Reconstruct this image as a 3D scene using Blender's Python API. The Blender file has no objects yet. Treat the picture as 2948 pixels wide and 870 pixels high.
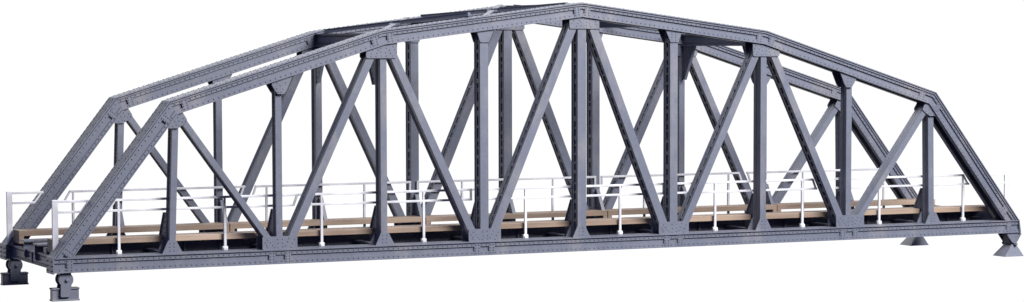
import bpy, math, random
from mathutils import Vector
random.seed(7)
S = 0.001                       # everything below is in millimetres of the model
scene = bpy.context.scene
COL = scene.collection

# ------------------------------------------------------------------ materials
def new_mat(name):
    m = bpy.data.materials.new(name); m.use_nodes = True
    nt = m.node_tree; nt.nodes.clear()
    out = nt.nodes.new('ShaderNodeOutputMaterial'); b = nt.nodes.new('ShaderNodeBsdfPrincipled')
    nt.links.new(b.outputs[0], out.inputs[0])
    return m, nt, b

def ramp(nt, src, stops):
    r = nt.nodes.new('ShaderNodeValToRGB'); e = r.color_ramp.elements
    while len(e) < len(stops): e.new(0.5)
    for i, (p, c) in enumerate(stops):
        e[i].position = p; e[i].color = (*c, 1) if len(c) == 3 else c
    nt.links.new(src, r.inputs[0]); return r.outputs[0]

def noise(nt, scale, detail=4, rough=0.55, stretch=(1, 1, 1)):
    t = nt.nodes.new('ShaderNodeTexCoord'); mp = nt.nodes.new('ShaderNodeMapping')
    mp.inputs['Scale'].default_value = stretch
    n = nt.nodes.new('ShaderNodeTexNoise'); n.inputs['Scale'].default_value = scale
    n.inputs['Detail'].default_value = detail; n.inputs['Roughness'].default_value = rough
    nt.links.new(t.outputs['Object'], mp.inputs[0]); nt.links.new(mp.outputs[0], n.inputs['Vector'])
    return n.outputs['Fac']

def mix(nt, fac, a, b, mode='MIX'):
    m = nt.nodes.new('ShaderNodeMix'); m.data_type = 'RGBA'; m.blend_type = mode
    if isinstance(fac, float): m.inputs[0].default_value = fac
    else: nt.links.new(fac, m.inputs[0])
    for i, v in ((6, a), (7, b)):
        if isinstance(v, tuple): m.inputs[i].default_value = (*v, 1)
        else: nt.links.new(v, m.inputs[i])
    return m.outputs[2]

def bump(nt, b, h, strength, dist):
    n = nt.nodes.new('ShaderNodeBump'); n.inputs['Strength'].default_value = strength
    n.inputs['Distance'].default_value = dist
    nt.links.new(h, n.inputs['Height']); nt.links.new(n.outputs[0], b.inputs['Normal'])

def steel():
    m, nt, b = new_mat('grey_plastic')
    big = noise(nt, 22, 4, 0.6)                       # slow tonal drift, ~35 mm
    fine = noise(nt, 420, 6, 0.7)                # dry-brushed paint grain
    wash = noise(nt, 60, 5, 0.6, (1, 1, 0.45))
    base = ramp(nt, big, [(0.3, STEEL_A), (0.7, STEEL_B)])
    w = ramp(nt, wash, [(0.52, (0, 0, 0)), (0.72, (1, 1, 1))])
    c = mix(nt, w, base, STEEL_W)
    f = ramp(nt, fine, [(0.35, (0.90, 0.90, 0.90)), (0.7, (1.08, 1.08, 1.08))])
    c = mix(nt, 1.0, c, f, 'MULTIPLY')
    nt.links.new(c, b.inputs['Base Color'])
    b.inputs['Roughness'].default_value = 0.42
    b.inputs['Specular IOR Level'].default_value = 0.5
    bump(nt, b, fine, 0.15, 0.0001)
    return m
STEEL_A = (0.112, 0.122, 0.164)
STEEL_B = (0.140, 0.150, 0.192)
STEEL_W = (0.195, 0.194, 0.214)
M_STEEL = steel()

def wood():
    m, nt, b = new_mat('tan_wood')
    grain = noise(nt, 130, 5, 0.6, (0.10, 1, 1)); g2 = noise(nt, 20, 2, 0.5, (1, 1, 1))
    c = ramp(nt, grain, [(0.30, (0.145, 0.098, 0.070)), (0.52, (0.29, 0.208, 0.152)), (0.75, (0.40, 0.305, 0.232))])
    d = ramp(nt, g2, [(0.35, (0.72, 0.72, 0.74)), (0.6, (1.0, 1.0, 1.0))])
    c = mix(nt, 1.0, c, d, 'MULTIPLY')
    nt.links.new(c, b.inputs['Base Color']); b.inputs['Roughness'].default_value = 0.6
    bump(nt, b, grain, 0.3, 0.0002)
    return m
M_WOOD = wood()

def white():
    m, nt, b = new_mat('white_plastic')
    n = noise(nt, 90, 4)
    c = ramp(nt, n, [(0.35, (0.42, 0.42, 0.46)), (0.6, (0.60, 0.60, 0.63))])
    nt.links.new(c, b.inputs['Base Color']); b.inputs['Roughness'].default_value = 0.4
    return m
M_WHITE = white()

# ------------------------------------------------------------------ mesh builder
class MB:
    def __init__(s): s.v = []; s.f = []
    def poly(s, lo, hi):
        """closed prism between two matching rings"""
        n = len(lo); k = len(s.v); s.v += [tuple(p) for p in lo] + [tuple(p) for p in hi]
        s.f.append([k + i for i in range(n)][::-1]); s.f.append([k + n + i for i in range(n)])
        for i in range(n):
            j = (i + 1) % n; s.f.append([k + i, k + j, k + n + j, k + n + i])
    def box(s, x0, x1, y0, y1, z0, z1):
        s.poly([(x0, y0, z0), (x1, y0, z0), (x1, y1, z0), (x0, y1, z0)],
               [(x0, y0, z1), (x1, y0, z1), (x1, y1, z1), (x0, y1, z1)])
    def xz(s, pts, y0, y1): s.poly([(x, y0, z) for x, z in pts], [(x, y1, z) for x, z in pts])
    def yz(s, pts, x0, x1): s.poly([(x0, y, z) for y, z in pts], [(x1, y, z) for y, z in pts])
    def xy(s, pts, z0, z1): s.poly([(x, y, z0) for x, y in pts], [(x, y, z1) for x, y in pts])
    def rivet(s, p, n, r=0.34, h=0.3, seg=6):
        p = Vector(p); n = Vector(n).normalized()
        a = n.orthogonal().normalized(); b = n.cross(a); k = len(s.v)
        for rr, hh in ((r, -0.05), (r * 0.86, h * 0.55), (r * 0.45, h)):
            for i in range(seg):
                t = 2 * math.pi * i / seg
                s.v.append(tuple(p + a * (rr * math.cos(t)) + b * (rr * math.sin(t)) + n * hh))
        for l in range(2):
            for i in range(seg):
                j = (i + 1) % seg
                s.f.append([k + l * seg + i, k + l * seg + j, k + (l + 1) * seg + j, k + (l + 1) * seg + i])
        s.f.append([k + 2 * seg + i for i in range(seg)])
    def cyl_y(s, cx, cz, r, y0, y1, seg=28):
        s.xz([(cx + r * math.cos(2 * math.pi * i / seg), cz + r * math.sin(2 * math.pi * i / seg)) for i in range(seg)], y0, y1)
    def bar(s, a, b, u, w, hu, hw):
        """beam from a to b; u,w = unit cross directions, hu,hw half sizes"""
        a, b, u, w = map(Vector, (a, b, u, w))
        c = [u * hu + w * hw, -u * hu + w * hw, -u * hu - w * hw, u * hu - w * hw]
        s.poly([a + q for q in c], [b + q for q in c])
    def shift(s, dy):
        s.v = [(x, y + dy, z) for x, y, z in s.v]; return s
    def build(s, name, mat, parent=None, label=None, bevel=0.0):
        import bmesh
        me = bpy.data.meshes.new(name)
        me.from_pydata([(x * S, y * S, z * S) for x, y, z in s.v], [], s.f)
        bm = bmesh.new(); bm.from_mesh(me); bmesh.ops.recalc_face_normals(bm, faces=bm.faces)
        bm.to_mesh(me); bm.free(); me.materials.append(mat)
        o = bpy.data.objects.new(name, me); COL.objects.link(o)
        if parent: o.parent = parent
        if label: o['label'] = label
        if bevel:
            md = o.modifiers.new('edge', 'BEVEL'); md.width = bevel * S; md.segments = 2
            md.limit_method = 'ANGLE'; md.angle_limit = math.radians(40)
        return o

# ------------------------------------------------------------------ the bridge
root = bpy.data.objects.new('truss_bridge', None); COL.objects.link(root)
root.empty_display_size = 0.02
root['label'] = 'grey riveted scale model railway truss bridge with white handrails and tan wooden walkways'
root['category'] = 'model bridge'

H = 5.84
L = 45.0
YC = 2.9                      # centre plane of the near truss
YM = 39.2                     # centre line of the bridge
DY = 2 * (YM - YC)            # near truss -> far truss
XL, XR = -2.2, 453.0
PT = [(XL, H), (44.3, 65.57), (134.3, 93.3), (225.3, 104.94), (315.9, 93.3), (405.7, 65.57), (XR, H)]

def isect(p, d, q, e):
    den = d[0] * e[1] - d[1] * e[0]
    t = ((q[0] - p[0]) * e[1] - (q[1] - p[1]) * e[0]) / den
    return (p[0] + d[0] * t, p[1] + d[1] * t)
def offset(d):
    """the chord polyline moved inward (down) by d, ends cut on z=H"""
    segs = []
    for a, b in zip(PT, PT[1:]):
        dx, dz = b[0] - a[0], b[1] - a[1]; l = math.hypot(dx, dz)
        segs.append(((a[0] + dz / l * d, a[1] - dx / l * d), (dx, dz)))
    pts = [isect(segs[0][0], segs[0][1], (0, H), (1, 0))]
    for s0, s1 in zip(segs, segs[1:]): pts.append(isect(s0[0], s0[1], s1[0], s1[1]))
    pts.append(isect(segs[-1][0], segs[-1][1], (0, H), (1, 0)))
    return pts
def topz(x, d=0.0):
    P = offset(d)
    for a, b in zip(P, P[1:]):
        if a[0] <= x <= b[0]: return a[1] + (b[1] - a[1]) * (x - a[0]) / (b[0] - a[0])
    return H
def band(mb, i0, i1, d1, d2, hy, hy0=None):
    A, B = offset(d1), offset(d2)
    for i in range(i0, i1):
        q = [A[i], A[i + 1], B[i + 1], B[i]]
        if hy0 is None: mb.xz(q, YC - hy, YC + hy)
        else:
            mb.xz(q, YC - hy, YC - hy0); mb.xz(q, YC + hy0, YC + hy)
def frame(i, s, d):
    """point at distance s along chord segment i, d inward"""
    a, b = PT[i], PT[i + 1]; dx, dz = b[0] - a[0], b[1] - a[1]; l = math.hypot(dx, dz)
    return (a[0] + dx / l * s + dz / l * d, a[1] + dz / l * s - dx / l * d), (dx / l, dz / l), l

def chord_piece(mb, i0, i1):
    band(mb, i0, i1, 0.00, 0.46, 4.8)
    band(mb, i0, i1, 0.45, 0.80, 3.5)
    band(mb, i0, i1, 0.78, 1.25, 4.5)
    band(mb, i0, i1, 1.22, 2.45, 3.95, 2.6)
    band(mb, i0, i1, 1.22, 5.50, 3.25, 2.5)
    band(mb, i0, i1, 4.40, 5.50, 3.95, 2.6)
    band(mb, i0, i1, 5.50, 5.95, 4.45, 2.0)
    for i in range(i0, i1):
        p, t, l = frame(i, 0, 0)
        nrm = (-t[1], t[0])
        s0 = 2.0 if i not in (0,) else 1.5
        n = int((l - s0 - 1.5) / 2.25)
        for k in range(n + 1):
            s = s0 + k * 2.25 + random.uniform(-0.05, 0.05)
            for d in (1.86, 4.95):
                (x, z), _, _ = frame(i, s, d)
                if d > 4 and (s < 2.5 or s > l - 2.5): continue
                mb.rivet((x, YC - 3.95, z), (0, -1, 0)); mb.rivet((x, YC + 3.95, z), (0, 1, 0))
            (x, z), _, _ = frame(i, s, 0)
            for yy in (-3.9, 3.9): mb.rivet((x, YC + yy, z), (nrm[0], 0, nrm[1]), 0.30, 0.26)
            (x, z), _, _ = frame(i, s + 1.1, 0)
            if k % 2 == 0:
                for yy in (-2.6, 2.6): mb.rivet((x, YC + yy, z), (nrm[0], 0, nrm[1]), 0.30, 0.26)

def strap(mb, i, s0, s1):
    """riveted splice strap across both chord webs"""
    c = [frame(i, s0, 1.24)[0], frame(i, s1, 1.24)[0], frame(i, s1, 5.48)[0], frame(i, s0, 5.48)[0]]
    mb.xz(c, YC - 4.1, YC - 3.3); mb.xz(c, YC + 3.3, YC + 4.1)
    for s in (s0 + 0.55, s1 - 0.55):
        for d in (1.8, 2.75, 3.8, 4.85):
            (x, z), _, _ = frame(i, s, d)
            mb.rivet((x, YC - 4.1, z), (0, -1, 0), 0.32); mb.rivet((x, YC + 4.1, z), (0, 1, 0), 0.32)

def copy_far(o):
    c = o.copy(); COL.objects.link(c); c.parent = root; c.location = (0, DY * S, 0)
    for ch in list(o.children):
        d = ch.copy(); COL.objects.link(d); d.parent = c
    return c
near_parts = []
def part(mb, name, mat=M_STEEL, **k):
    o = mb.build(name, mat, root, **k); near_parts.append(o); return o

# top chord (four straight runs) and the two inclined end posts
m = MB(); chord_piece(m, 1, 5)
for i, s0, s1 in ((1, 4.6, 7.2), (1, 88.4, 91.2), (2, 1.8, 4.4), (2, 87.6, 90.2), (3, 1.6, 4.2), (3, 87.0, 89.6), (4, 2.6, 5.4), (4, 86.0, 88.8)):
    strap(m, i, s0, s1)
part(m, 'top_chord')
for i, sp in ((0, ((3.5, 6.3), (68.2, 70.8))), (5, ((5.0, 7.6), (66.0, 69.0)))):
    m = MB(); chord_piece(m, i, i + 1)
    for s0, s1 in sp: strap(m, i, s0, s1)
    part(m, 'end_post')

# bottom chord
m = MB()
XB0, XB1 = XL - 0.02, XR + 0.3
m.box(XB0, XB1, YC - 4.6, YC + 4.6, 5.38, H)
for sg in (-1, 1):
    def yb(a, b): return (YC + sg * a, YC + sg * b) if sg > 0 else (YC - b, YC - a)
    m.box(XB0 + .1, XB1 - .1, *yb(2.5, 3.38), 0.3, 5.40)
    m.box(XB0 + .1, XB1 - .1, *yb(2.6, 3.95), 3.75, 5.40)
    m.box(XB0 + .1, XB1 - .1, *yb(2.6, 3.95), 0.42, 1.75)
    m.box(XB0, XB1, *yb(2.0, 4.45), 0.0, 0.43)
    x = 0.2
    while x < XR - 1:
        xx = x + random.uniform(-.05, .05)
        m.rivet((xx, YC + sg * 3.95, 4.50), (0, sg, 0)); m.rivet((xx, YC + sg * 3.95, 1.12), (0, sg, 0))
        x += 2.2
    spl = [(2.8, 5.4), (446.2, 448.8)]
    for n in (2, 4, 6, 8): spl += [(n * L - 5.0, n * L - 2.3), (n * L + 1.7, n * L + 4.3)]
    for a, b in spl:
        m.box(a, b, *yb(3.3, 4.1), 0.40, 5.41)
        for xx in (a + .55, b - .55):
            for z in (1.0, 2.1, 3.2, 4.5): m.rivet((xx, YC + sg * 4.1, z), (0, sg, 0), .32)
part(m, 'bottom_chord')
# end plates that close the chord ends
m = MB(); m.box(XL - 0.55, XL - 0.02, YC - 4.8, YC + 4.8, -0.35, H - 0.1)
m.xz([(XL - .55, H - .1), (XL - .02, H - .1), (XL + .0, H + .35), (XL - .25, H + .3)], YC - 4.8, YC + 4.8)
for yy in (-3.9, -2.4, 2.4, 3.9):
    for z in (0.8, 2.6, 4.4): m.rivet((XL - .55, YC + yy, z), (-1, 0, 0), .3)
part(m, 'end_plate')
m = MB(); m.xz([(XR + .3, -0.3), (XR + .85, -0.3), (XR + 1.0, .5), (XR + .1, H + .2), (XR - .35, H + .2), (XR + .3, .4)], YC - 4.8, YC + 4.8)
for yy in (-3.9, -2.4, 2.4, 3.9):
    for z in (0.8, 2.6): m.rivet((XR + .85, YC + yy, z), (1, 0, 0), .3)
part(m, 'end_plate')

# web members ---------------------------------------------------
def member(mb, a, b, w, laced, dep=3.0):
    A = Vector((a[0], 0, a[1])); B = Vector((b[0], 0, b[1])); t = (B - A).normalized(); l = (B - A).length
    n = Vector((-t.z, 0, t.x)); Y = Vector((0, 1, 0)); c = Vector((0, YC, 0))
    def slab(y0, y1, h, s0=0.0, s1=None):
        s1 = l if s1 is None else s1
        mb.bar(A + c + Y * ((y0 + y1) / 2) + t * s0, A + c + Y * ((y0 + y1) / 2) + t * s1, Y, n, (y1 - y0) / 2, h)
    d = dep
    slab(-d, -d + .62, w / 2); slab(d - .62, d, w / 2)         # outer and inner flange plates
    if not laced:
        slab(-d + .61, -d + 1.5, w / 2 - 0.16); slab(d - 1.5, d - .61, w / 2 - 0.16)
        slab(-d + 1.49, d - 1.49, w / 2 - 0.38)
    else:
        slab(-d + .61, -.8, w / 2 - 0.16); slab(.8, d - .61, w / 2 - 0.16)
        slab(-.81, .81, .25)
        s = 1.2                                                # tie plates leave long narrow slots on both sides
        while s + 2.2 < l:
            e = s + random.uniform(.7, 2.2)
            slab(-.81, .81, w / 2 - random.uniform(.12, .35), s, e)
            s = e + random.uniform(1.6, 4.2)

DIAG = [((50.6, 57.5), (84.9, 10.7), 2.35, False), ((95.6, 10.95), (129.5, 81.9), 3.15, False),
        ((140.4, 81.5), (174.2, 10.85), 3.15, False), ((185.0, 10.7), (221.0, 93.7), 3.7, True),
        ((231.4, 93.7), (264.9, 11.2), 3.7, True), ((276.4, 10.9), (311.2, 82.4), 3.15, True),
        ((320.6, 82.4), (355.0, 11.1), 3.15, True), ((366.8, 11.3), (400.5, 56.8), 2.45, False)]
for a, b, w, lc in DIAG:
    d = Vector((b[0] - a[0], b[1] - a[1])).normalized()
    up = 4.2
    a2 = (a[0] - d.x * (up if a[1] < 20 else 4.5), a[1] - d.y * (up if a[1] < 20 else 4.5))
    b2 = (b[0] + d.x * up, b[1] + d.y * up)
    m = MB(); member(m, a2, b2, w, lc); part(m, 'diagonal_brace')
VW = [2.5, 2.6, 2.75, 3.7, 4.0, 3.7, 2.9, 2.8, 2.9]
VD = [2.7, 2.1, 2.8, 3.0, 3.0, 3.0, 3.0, 2.4, 2.4]
for n in range(1, 10):
    x = n * L + (0.7 if n == 5 else 0.4 if n == 1 else 0.2); xt = x + (2.0 if n == 1 else -0.9 if n == 9 else 0)
    m = MB(); member(m, (x, H), (xt, topz(xt, 5.7)), VW[n - 1], n in (4, 5, 6), VD[n - 1]); part(m, 'vertical_post')

# gusset plates: a riveted pair on the outside and inside of the truss at each joint
def rounded(pts, r):
    out = []
    n = len(pts)
    for i in range(n):
        p = Vector(pts[i]); a = Vector(pts[i - 1]); b = Vector(pts[(i + 1) % n])
        u = (a - p); v = (b - p); rr = min(r, u.length * .4, v.length * .4); u.normalize(); v.normalize()
        for k in range(4):
            t = k / 3.0
            q = (p + u * rr) * (1 - t) ** 2 + p * 2 * t * (1 - t) + (p + v * rr) * t ** 2
            out.append((q.x, q.y))
    return out
def gusset(pts, riv, r=0.7, yo=3.55, yi=3.0):
    m = MB(); q = rounded(pts, r) if r else pts
    m.xz(q, YC - yo, YC - yi); m.xz(q, YC + yi, YC + yo)
    for x, z in riv:
        x += random.uniform(-.06, .06); z += random.uniform(-.06, .06)
        m.rivet((x, YC - yo, z), (0, -1, 0), .31, .25); m.rivet((x, YC + yo, z), (0, 1, 0), .31, .25)
    part(m, 'gusset_plate')
RB = [(1415, 345), (1525, 342), (1577, 338), (1650, 335), (1707, 350), (1387, 373), (1446, 373), (1530, 385), (1580, 383), (1632, 370),
      (1687, 388), (1405, 400), (1467, 402), (1615, 412), (1410, 422), (1487, 425), (1527, 430), (1582, 422), (1670, 430)]
for n in (2, 4, 6, 8):
    x = n * L + (-.05 if n == 2 else .15 if n < 7 else .5)
    gusset([(x - 7.45, H), (x + 7.3, H), (x + 7.3, 11.05), (x - 7.45, 11.05)],
           [(x + (u - 1550) / 26.0, H + (450 - v) / 26.5) for u, v in RB], .6)
for n in (1, 3, 5, 7, 9):
    x = n * L + (.3 if n < 9 else .4)
    gusset([(x - 4.2, H), (x + 4.2, H), (x + 1.45, 11.0), (x - 1.75, 11.0)],
           [(x + i * .85 - .15, z) for i in (-1, 1) for z in (7.0, 8.5, 9.9)], .25)
RT3 = [(670, 385), (567, 405), (492, 408), (450, 430), (368, 440), (612, 435), (690, 428), (488, 458), (558, 462), (353, 482), (435, 475),
       (632, 475), (715, 465), (345, 520), (420, 522), (498, 512), (568, 515), (655, 512)]
r3 = [(127.3 + (u - 272) / 33.0, 81.9 + (545 - v) / 33.5) for u, v in RT3]
g3 = [(127.4, 81.9), (140.9, 81.9), (141.1, 88.9), (134.0, 88.6), (127.5, 86.2)]
gusset(g3, r3, .8)
gusset([(450.4 - x, z + .2) for x, z in g3], [(450.2 - x, z + .2) for x, z in r3], .8)
RT5 = [(468, 312), (550, 312), (575, 290), (655, 290), (755, 293), (445, 350), (528, 347), (573, 332), (655, 332), (695, 350), (780, 325),
       (795, 355), (510, 383), (575, 375), (652, 375), (710, 387)]
gusset([(219.6, 94.0), (233.7, 94.0), (233.7, 99.6), (226, 100.2), (219.6, 99.6)],
       [(219.6 + (u - 408) / 30.4, 94.0 + (418 - v) / 30.5) for u, v in RT5], .8)
g1 = [(43.6, 54.9), (48.0, 54.8), (51.9, 57.5), (51.6, 58.6), (49.4, 62.0), (46.5, 60.5)]
r1 = [(49.0, 60.2), (50.3, 58.8), (51.2, 57.6), (48.0, 59.2), (48.6, 57.8), (49.9, 57.2), (46.9, 57.6), (47.4, 56.2), (46.0, 55.7), (48.6, 56.0)]
gusset(g1, r1, .4)
gusset([(451.0 - x, z) for x, z in g1], [(451.0 - x, z) for x, z in r1], .4)
g2 = [(87.0, 71.5), (88.4, 69.2), (89.4, 67.8), (92.1, 67.8), (93.2, 69.2), (95.8, 75.2), (93, 76), (87.2, 74)]
gusset(g2, [(89.6, 68.6), (90.9, 68.6), (89.0, 70.0), (91.8, 70.0), (90.6, 71.2), (89.2, 72.4), (92.8, 72.4)], .3)
gusset([(450.2 - x, z + .4) for x, z in g2], [(450.2 - x, z + .4) for x, z in [(89.8, 68.9), (91.4, 68.9), (89.8, 70.4), (91.4, 70.4), (89.8, 71.9), (91.4, 71.9)]], .3)
g4 = [(176.3, 94.2), (178.3, 88.3), (182.1, 88.3), (185.4, 95.5), (180, 95.6)]
gusset(g4, [], .2)
gusset([(450.4 - x, z) for x, z in g4], [(268.9 + i * 1.9, 89.4 + k * 1.1) for i in (0, 1) for k in range(4)], .2)

# lower knee brackets (each vertical to its cross girder)
for n in range(1, 10):
    x = n * L
    m = MB(); m.yz([(YC + 2.6, H + .02), (YC + 11.2, H + .02), (YC + 11.4, 10.0), (YC + 4.7, 21.4), (YC + 2.7, 21.6)], x - .35, x + .35)
    m.yz([(YC + 11.4, 10.0), (YC + 11.9, 10.1), (YC + 5.2, 21.6), (YC + 4.7, 21.4)], x - .8, x + .8)
    for k in range(6):
        t = k / 5.0
        for s in (-1, 1):
            m.rivet((x + s * .35, YC + 10.3 - 6 * t, 9.6 + 10.0 * t), (s, 0, 0), .3)
            if k < 5: m.rivet((x + s * .35, YC + 3.6, 9 + 11 * t), (s, 0, 0), .3)
    o = part(m, 'knee_bracket')

# handrails (each run a part, its posts sub-parts) --------------
YR = 6.95
def rail_run(a_hi, a_lo, b_hi, b_lo, posts, name='handrail'):
    m = MB(); zt, zl = 27.0, 22.9
    m.box(a_hi, b_hi, YR - .4, YR + .4, zt - .48, zt + .48)
    m.box(a_lo, b_lo, YR - .4, YR + .4, zl - .46, zl + .46)
    for h, l, s in ((a_hi, a_lo, 1), (b_hi, b_lo, -1)):
        m.xz([(h, zt + .42), (h + s * 0.95, zt + .38), (l + s * 0.95, zl - .38), (l, zl - .40)], YR - .34, YR + .34)
    o = part(m, name, M_WHITE, bevel=.12)
    for x in posts:
        p = MB()
        p.box(x - .42, x + .42, YR - .42, YR + .42, H, 27.3)
        p.box(x - .55, x + .55, YR - .6, YR + .3, H, 22.4)
        p.box(x - 1.2, x + 1.0, YR - .9, YR + .5, H, 7.4)
        p.box(x - .9, x + .85, YR - 1.35, YR + .2, H, 6.9)
        c = p.build('post', M_WHITE, o, bevel=.15)
    return o
def end_rail(x0, x1, xh, xl, s):
    m = MB(); zt, zl = 27.0, 22.9
    a, b = min(x1, xh), max(x1, xh)
    m.box(a, b, YR - .4, YR + .4, zt - .48, zt + .48)
    a, b = min(x1, xl), max(x1, xl)
    m.box(a, b, YR - .4, YR + .4, zl - .46, zl + .46)
    m.xz([(xh, zt + .42), (xh - s * 0.95, zt + .38), (xl - s * 0.95, zl - .38), (xl, zl - .40)], YR - .34, YR + .34)
    o = part(m, 'handrail', M_WHITE, bevel=.12)
    p = MB(); p.box(min(x0, x1), max(x0, x1), YR - .5, YR + .42, H, 27.75)
    p.build('post', M_WHITE, o, bevel=.2)
rail_run(24.3, 21.4, 100.8, 98.9, [25.9, 69.4])
rail_run(105.3, 103.6, 177.7, 177.7, [110.5, 155.6])
rail_run(180.4, 180.4, 269.6, 269.6, [202.4, 247.6])
rail_run(272.1, 272.1, 345.7, 347.6, [294.8, 339.8])
rail_run(349.6, 351.3, 427.6, 430.6, [380.9, 427.2])
end_rail(-.5, 1.9, 14.9, 11.3, 1)
end_rail(453.2, 450.7, 436.2, 439.6, -1)

# copy every near-truss part to the far truss; inner fittings are mirrored about the bridge centre line
for o in list(near_parts):
    if o.name.split('.')[0] in ('knee_bracket', 'handrail'):
        c = o.copy(); c.data = o.data.copy(); COL.objects.link(c); c.parent = root
        pairs = [c]
        for ch in list(o.children):
            d = ch.copy(); d.data = ch.data.copy(); COL.objects.link(d); d.parent = c; pairs.append(d)
        xs = [v.co.x for v in c.data.vertices]; dx = -1.4 if max(xs) < .02 and 'rail' in c.name else 0
        for d in pairs:
            for v in d.data.vertices: v.co.y = 2 * YM * S - v.co.y; v.co.x += dx * S
            d.data.flip_normals()
    else: copy_far(o)

# deck ----------------------------------------------------------
for n in range(0, 11):
    x = n * L + (0.35 if n == 0 else -0.2 if n == 10 else 0)
    m = MB(); y0, y1 = YC + 2.2, 2 * YM - YC - 2.2
    if n == 10: m.box(x - .5, x + .5, 8.5, 70, 5.9, 9.3)
    fw = 0.8 if n == 0 else 1.5
    m.box(x - .3, x + .3, y0, y1, 1.0, 5.7); m.box(x - fw, x + fw, y0, y1, 5.35, 5.95); m.box(x - fw, x + fw, y0, y1, .70, 1.10)
    if n == 0: m.box(.2, 3.0, 18.3, 22.6, 5.9, 8.4)
    y = 12.0
    while y < 67:
        for s in (-1, 1):
            for z in (1.75, 4.7): m.rivet((x + s * .3, y, z), (s, 0, 0), .25, .2)
        y += 1.7
    for y in (9.0, 39.2, 69.4): m.box(x - fw + .1, x + fw - .1, y - .3, y + .3, 1.05, 5.4)
    m.build('cross_girder', M_STEEL, root)
for s in (-1, 1):
    m = MB(); w = YM + s * 8.3
    def yy(a, b): return (w + s * a, w + s * b) if s > 0 else (w - b, w - a)
    m.box(-1.15, 451.2, *yy(-.3, .3), 2.9, 8.8)
    m.box(-1.25, 451.3, *yy(-2.2, 6.8), 8.7, 9.35)
    m.box(-1.15, 451.2, *yy(-1.6, 1.6), 2.5, 2.95)
    x = 2.0
    while x < 450:
        m.rivet((x, w - .3, 7.9), (0, -1, 0), .25); m.rivet((x, w + .3, 7.9), (0, 1, 0), .25); x += 3
    for n in range(10):
        for k in (15, 30): m.box(n * L + k - .3, n * L + k + .3, w - 1.6, w + 1.6, 2.9, 8.7)
    m.build('stringer', M_STEEL, root)
for s in (-1, 1):
    for k in range(5):
        x0, x1 = k * 90 + .25, (k + 1) * 90 - .05
        if k == 0: x0 = .35
        a, b = 8.0, 17.6                              # outer / inner edge, measured from the near side
        n0 = 90 * k
        def Y(v): return v if s < 0 else 2 * YM - v
        nb = 1.15
        pts = [(x0, b), (x0, a if k == 0 else a + 6.6)]
        if k > 0: pts += [(x0 + nb, a + 6.6), (x0 + nb, a)]
        xm = n0 + 45
        pts += [(xm - nb, a), (xm - nb, a + 6.6), (xm + nb, a + 6.6), (xm + nb, a)]
        if k < 4: pts += [(x1 - nb, a), (x1 - nb, a + 6.6), (x1, a + 6.6)]
        else: pts += [(x1, a)]
        pts += [(x1, b)]
        m = MB(); z0 = 9.95; dz = random.uniform(-.06, .06)
        m.xy([(x, Y(v)) for x, v in pts], z0, 12.2 + dz)
        for u0, u1 in ((x0, x0 + 2.1), (x1 - 2.1, x1)):
            ya, yb_ = sorted((Y(a if (k == 0 and u0 == x0) or (k == 4 and u1 == x1) else a + 6.6), Y(b)))
            m.box(u0, u1, ya, yb_, 6.9 if (k == 0 and u0 == x0) else 8.5, z0 + .01)
        m.build('walkway_plank', M_WOOD, root, bevel=.15)

# overhead bracing ---------------------------------------------
for n in (3, 7):
    x = PT[2][0] if n == 3 else 315.4
    m = MB(); z1 = 91.7; z0 = 86.9; ya, yb2 = YC + 3.0, 2 * YM - YC - 3.0
    m.box(x - .3, x + .3, ya, yb2, z0, z1)
    m.box(x - 1.4, x + 1.4, ya, yb2, z1 - .1, z1 + .45); m.box(x - 1.4, x + 1.4, ya, yb2, z0 - .25, z0 + .2)
    y = 9.0
    while y < 70:
        for s in (-1, 1):
            for z in (z0 + 1.1, z1 - .9): m.rivet((x + s * .3, y, z), (s, 0, 0), .27, .25)
        y += 1.6
    m.build('portal_strut', M_STEEL, root)
    for s in (-1, 1):
        def Y(v): return v if s < 0 else 2 * YM - v
        m = MB()
        m.yz([(Y(ya), z0 - .2), (Y(17.2), z0 - .2), (Y(8.2), 71.6), (Y(ya), 70.8)], x - .3, x + .3)
        m.yz([(Y(17.2), z0 - .2), (Y(17.9), z0 - .2), (Y(8.8), 71.0), (Y(8.2), 71.6)], x - .6, x + .6)
        for k in range(7):
            t = k / 6.0
            for q in (-1, 1): m.rivet((x + q * .3, Y(15.4 - 7.4 * t), z0 - 1.2 - 12.2 * t), (q, 0, 0), .3)
        m.build('portal_knee', M_STEEL, root)
for n in (4, 5, 6):
    x = n * L + (.3 if n == 5 else 0); zt = topz(x) - .6
    m = MB(); ya, yb2 = YC + 3.0, 2 * YM - YC - 3.0
    m.box(x - .3, x + .3, ya, yb2, zt - 3.4, zt); m.box(x - 1.3, x + 1.3, ya, yb2, zt - .1, zt + .35); m.box(x - 1.3, x + 1.3, ya, yb2, zt - 3.7, zt - 3.3)
    y = 9.0
    while y < 70:
        for s in (-1, 1): m.rivet((x + s * .3, y, zt - 2.7), (s, 0, 0), .27, .25)
        y += 1.6
    m.build('cross_strut', M_STEEL, root)
NX = {3: 134.3, 4: 180.0, 5: 225.3, 6: 270.4, 7: 315.9}
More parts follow.
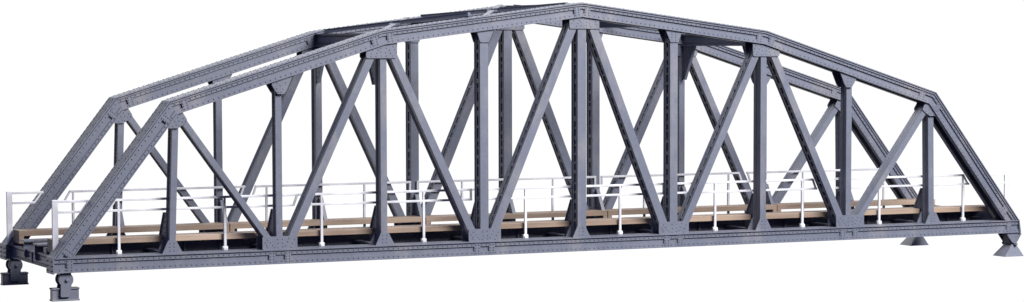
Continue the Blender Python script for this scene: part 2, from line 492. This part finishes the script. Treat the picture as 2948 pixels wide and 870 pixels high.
for n in (3, 4, 5, 6):
    hi, lo = (n, n + 1), (n + 1, n)
    if n >= 5: hi, lo = lo, hi
    for kind, (na, nb) in (('deep', hi), ('flat', lo)):          # na far end, nb near end
        za, zb = topz(NX[na]), topz(NX[nb])
        sgn = 1 if nb > na else -1
        A = Vector((NX[na] + sgn * 3.5, 2 * YM - YC - 3.6, 0)); B = Vector((NX[nb] - sgn * 3.5, YC + 3.6, 0))
        if kind == 'deep':
            A.z = za - .1 + (.7 if na == 4 else 0); B.z = zb + (.9 if nb == 4 else -.6 if nb == 5 else -1.2)
        else: A.z = za + .1; B.z = zb + .1
        t = (B - A).normalized(); w = Vector((-t.y, t.x, 0)).normalized(); u = t.cross(w)
        m = MB()
        if kind == 'deep':
            m.bar(A, B, u, w, .8, .9); m.bar(A + u * .7, B + u * .7, u, w, .12, 1.15); m.bar(A - u * .7, B - u * .7, u, w, .12, 1.15)
        else:
            m.bar(A, B, u, w, .22, 1.1); mid = (A + B) / 2
            m.bar(mid - t * 5, mid + t * 5, u, w, .33, 2.2)
        m.build('lateral_brace', M_STEEL, root)

# bearings ------------------------------------------------------
def roller(dx, dy):
    m = MB(); cx = 2.9
    for y0, y1 in ((.0, .75), (4.95, 5.7)):
        pts = [(cx - 2.8, 0.02), (cx + 2.6, 0.02)]
        for i in range(15):
            a = math.radians(62 - i * 7.6); pts.append((cx + 2.85 * math.cos(a), -2.75 + 2.85 * math.sin(a)))
        pts += [(cx + 2.05, -5.4), (cx + 1.8, -6.2), (cx + 1.8, -9.0), (cx + 1.35, -9.45), (cx - 1.9, -9.45), (cx - 2.3, -9.1), (cx - 2.2, -5.6), (cx - 2.1, -5.3)]
        for i in range(15):
            a = math.radians(224.4 - i * 7.6); pts.append((cx + 2.85 * math.cos(a), -2.75 + 2.85 * math.sin(a)))
        m.xz(pts, y0, y1)
    m.box(cx - 2.2, cx + 2.2, .7, 5.0, -.9, .02)
    base = m.shift(0).build('roller_bearing', M_STEEL, root, bevel=.12)
    p = MB(); p.cyl_y(cx, -2.75, 2.3, .8, 4.9, 32); p.build('roller', M_STEEL, base)
    p = MB(); p.cyl_y(cx + .2, -3.0, .72, -.35, 6.05, 16); p.rivet((cx + .2, -.33, -3.0), (0, -1, 0), .72, .5, 14); p.build('pin', M_STEEL, base)
    p = MB()
    p.xz([(-2.5, -11), (8.4, -11), (8.4, -10.5), (8.2, -10.2), (8.2, -6.7), (8.4, -6.4), (8.4, -5.95), (-2.5, -5.95), (-2.5, -6.4), (-2.3, -6.7), (-2.3, -10.2), (-2.5, -10.5)], 1.3, 4.5)
    p.xz([(-2.5, -6.5), (8.4, -6.5), (8.4, -5.95), (-2.5, -5.95)], .85, 4.9); p.xz([(-2.5, -11), (8.4, -11), (8.4, -10.4), (-2.5, -10.4)], .85, 4.9)
    p.build('base_block', M_STEEL, base, bevel=.12)
    base.location = (dx * S, dy * S, 0)
roller(0, 0); roller(-1.0, DY)
def fixed(dx, dy):
    m = MB(); cx = 451.1
    for y0, y1 in ((-.9, 0.0), (5.6, 6.5)):
        m.xz([(cx - 4.2, .02), (cx + 3.8, .02), (cx + 3.9, -.9), (cx + 1.5, -4.5), (cx + .8, -4.9), (cx - .5, -4.9), (cx - 1.4, -4.5), (cx - 4.0, -1.2)], y0, y1)
    m.box(cx - 3.0, cx + 2.6, -.05, 5.7, -1.8, .02)
    m.xz([(cx - 2.6, -1.7), (cx + 2.3, -1.7), (cx + 1.2, -5.4), (cx - 1.4, -5.4)], .4, 5.2)
    base = m.build('fixed_bearing', M_STEEL, root, bevel=.15)
    p = MB()
    k = len(p.v)
    p.v += [(444.9, -2.0, -11), (455.7, -2.0, -11), (455.7, 7.6, -11), (444.9, 7.6, -11),
            (450.3, .1, -5.3), (452.6, .1, -5.3), (452.6, 5.5, -5.3), (450.3, 5.5, -5.3)]
    p.f += [[0, 3, 2, 1], [4, 5, 6, 7], [0, 1, 5, 4], [1, 2, 6, 5], [2, 3, 7, 6], [3, 0, 4, 7]]
    p.build('base_block', M_STEEL, base)
    p = MB(); p.cyl_y(cx + .6, -5.35, .62, -1.7, 8.9, 14); p.cyl_y(cx + .6, -5.35, .85, -1.2, -.4, 6); p.cyl_y(cx + .6, -5.35, .85, 7.6, 8.5, 8)
    p.build('pin', M_STEEL, base)
    base.location = (dx * S, dy * S, 0)
fixed(0, 0); fixed(-2.4, DY)

# ------------------------------------------------------------------ camera (solved from the photograph)
cam = bpy.data.cameras.new('camera'); co = bpy.data.objects.new('camera', cam); COL.objects.link(co); scene.camera = co
from mathutils import Matrix
F = Vector((0.44505762, 0.8928691, -0.06861848)); R = Vector((0.89494563, -0.44617396, -0.00105765)); U = R.cross(F)
Mx = Matrix((R, U, -F)).transposed().to_4x4(); Mx.translation = Vector((-254.2162, -935.8726, 87.1613)) * S
co.matrix_world = Mx
cam.sensor_width = 36; cam.lens = 7159.02 / 2948 * 36
cam.shift_x = (1474 - 1593.5) / 2948; cam.shift_y = (622.35 - 435) / 2948
cam.clip_start = 0.01; cam.clip_end = 100

# ------------------------------------------------------------------ light: white studio surround behind the model, dark room behind the camera
W = bpy.data.worlds.new('World'); scene.world = W; W.use_nodes = True
nt = W.node_tree; nt.nodes.clear()
out = nt.nodes.new('ShaderNodeOutputWorld'); bg = nt.nodes.new('ShaderNodeBackground')
tc = nt.nodes.new('ShaderNodeTexCoord')
dot = nt.nodes.new('ShaderNodeVectorMath'); dot.operation = 'DOT_PRODUCT'; dot.inputs[1].default_value = (0.44, 0.90, 0.0)
nt.links.new(tc.outputs['Generated'], dot.inputs[0])
r1_ = nt.nodes.new('ShaderNodeMapRange'); r1_.inputs[1].default_value = 0.5; r1_.inputs[2].default_value = 0.72
r1_.inputs[3].default_value = 0.0; r1_.inputs[4].default_value = 1.0
nt.links.new(dot.outputs['Value'], r1_.inputs[0])
sep = nt.nodes.new('ShaderNodeSeparateXYZ'); nt.links.new(tc.outputs['Generated'], sep.inputs[0])
r2 = nt.nodes.new('ShaderNodeMapRange'); r2.inputs[1].default_value = -0.65; r2.inputs[2].default_value = -0.35
nt.links.new(sep.outputs['Z'], r2.inputs[0])
mu = nt.nodes.new('ShaderNodeMath'); mu.operation = 'MULTIPLY'; nt.links.new(r1_.outputs[0], mu.inputs[0]); nt.links.new(r2.outputs[0], mu.inputs[1])
mc = nt.nodes.new('ShaderNodeMix'); mc.data_type = 'RGBA'
cr = nt.nodes.new('ShaderNodeValToRGB'); cr.color_ramp.elements[0].position = 0.5; cr.color_ramp.elements[0].color = (0.025, 0.028, 0.06, 1)
cr.color_ramp.elements[1].position = 0.8; cr.color_ramp.elements[1].color = (0.20, 0.23, 0.42, 1)
hz = nt.nodes.new('ShaderNodeMapRange'); hz.inputs[1].default_value = -1; hz.inputs[2].default_value = 1
nt.links.new(sep.outputs['Z'], hz.inputs[0]); nt.links.new(hz.outputs[0], cr.inputs[0]); nt.links.new(cr.outputs[0], mc.inputs[6])
mc.inputs[7].default_value = (1.03, 1.03, 1.03, 1)
nt.links.new(mu.outputs[0], mc.inputs[0]); nt.links.new(mc.outputs[2], bg.inputs[0])
bg.inputs[1].default_value = 1.0
nt.links.new(bg.outputs[0], out.inputs[0])

def softbox(name, pos, target, size, power, color):
    l = bpy.data.lights.new(name, 'AREA'); l.shape = 'RECTANGLE'; l.size, l.size_y = size; l.energy = power; l.color = color
    o = bpy.data.objects.new(name, l); COL.objects.link(o); o.location = pos
    o.rotation_euler = (Vector(target) - Vector(pos)).to_track_quat('-Z', 'Y').to_euler()
    return o
softbox('softbox_front', (0.42, -0.58, 0.50), (0.20, 0.02, 0.07), (0.5, 0.32), 15.5, (1.0, 0.985, 0.97))
softbox('softbox_top', (0.35, 0.85, 0.75), (0.22, 0.04, 0.08), (1.0, 0.4), 3.0, (0.97, 0.98, 1.0))

scene.render.engine = 'CYCLES'
scene.view_settings.view_transform = 'Standard'; scene.view_settings.look = 'None'
scene.view_settings.exposure = 0; scene.view_settings.gamma = 1
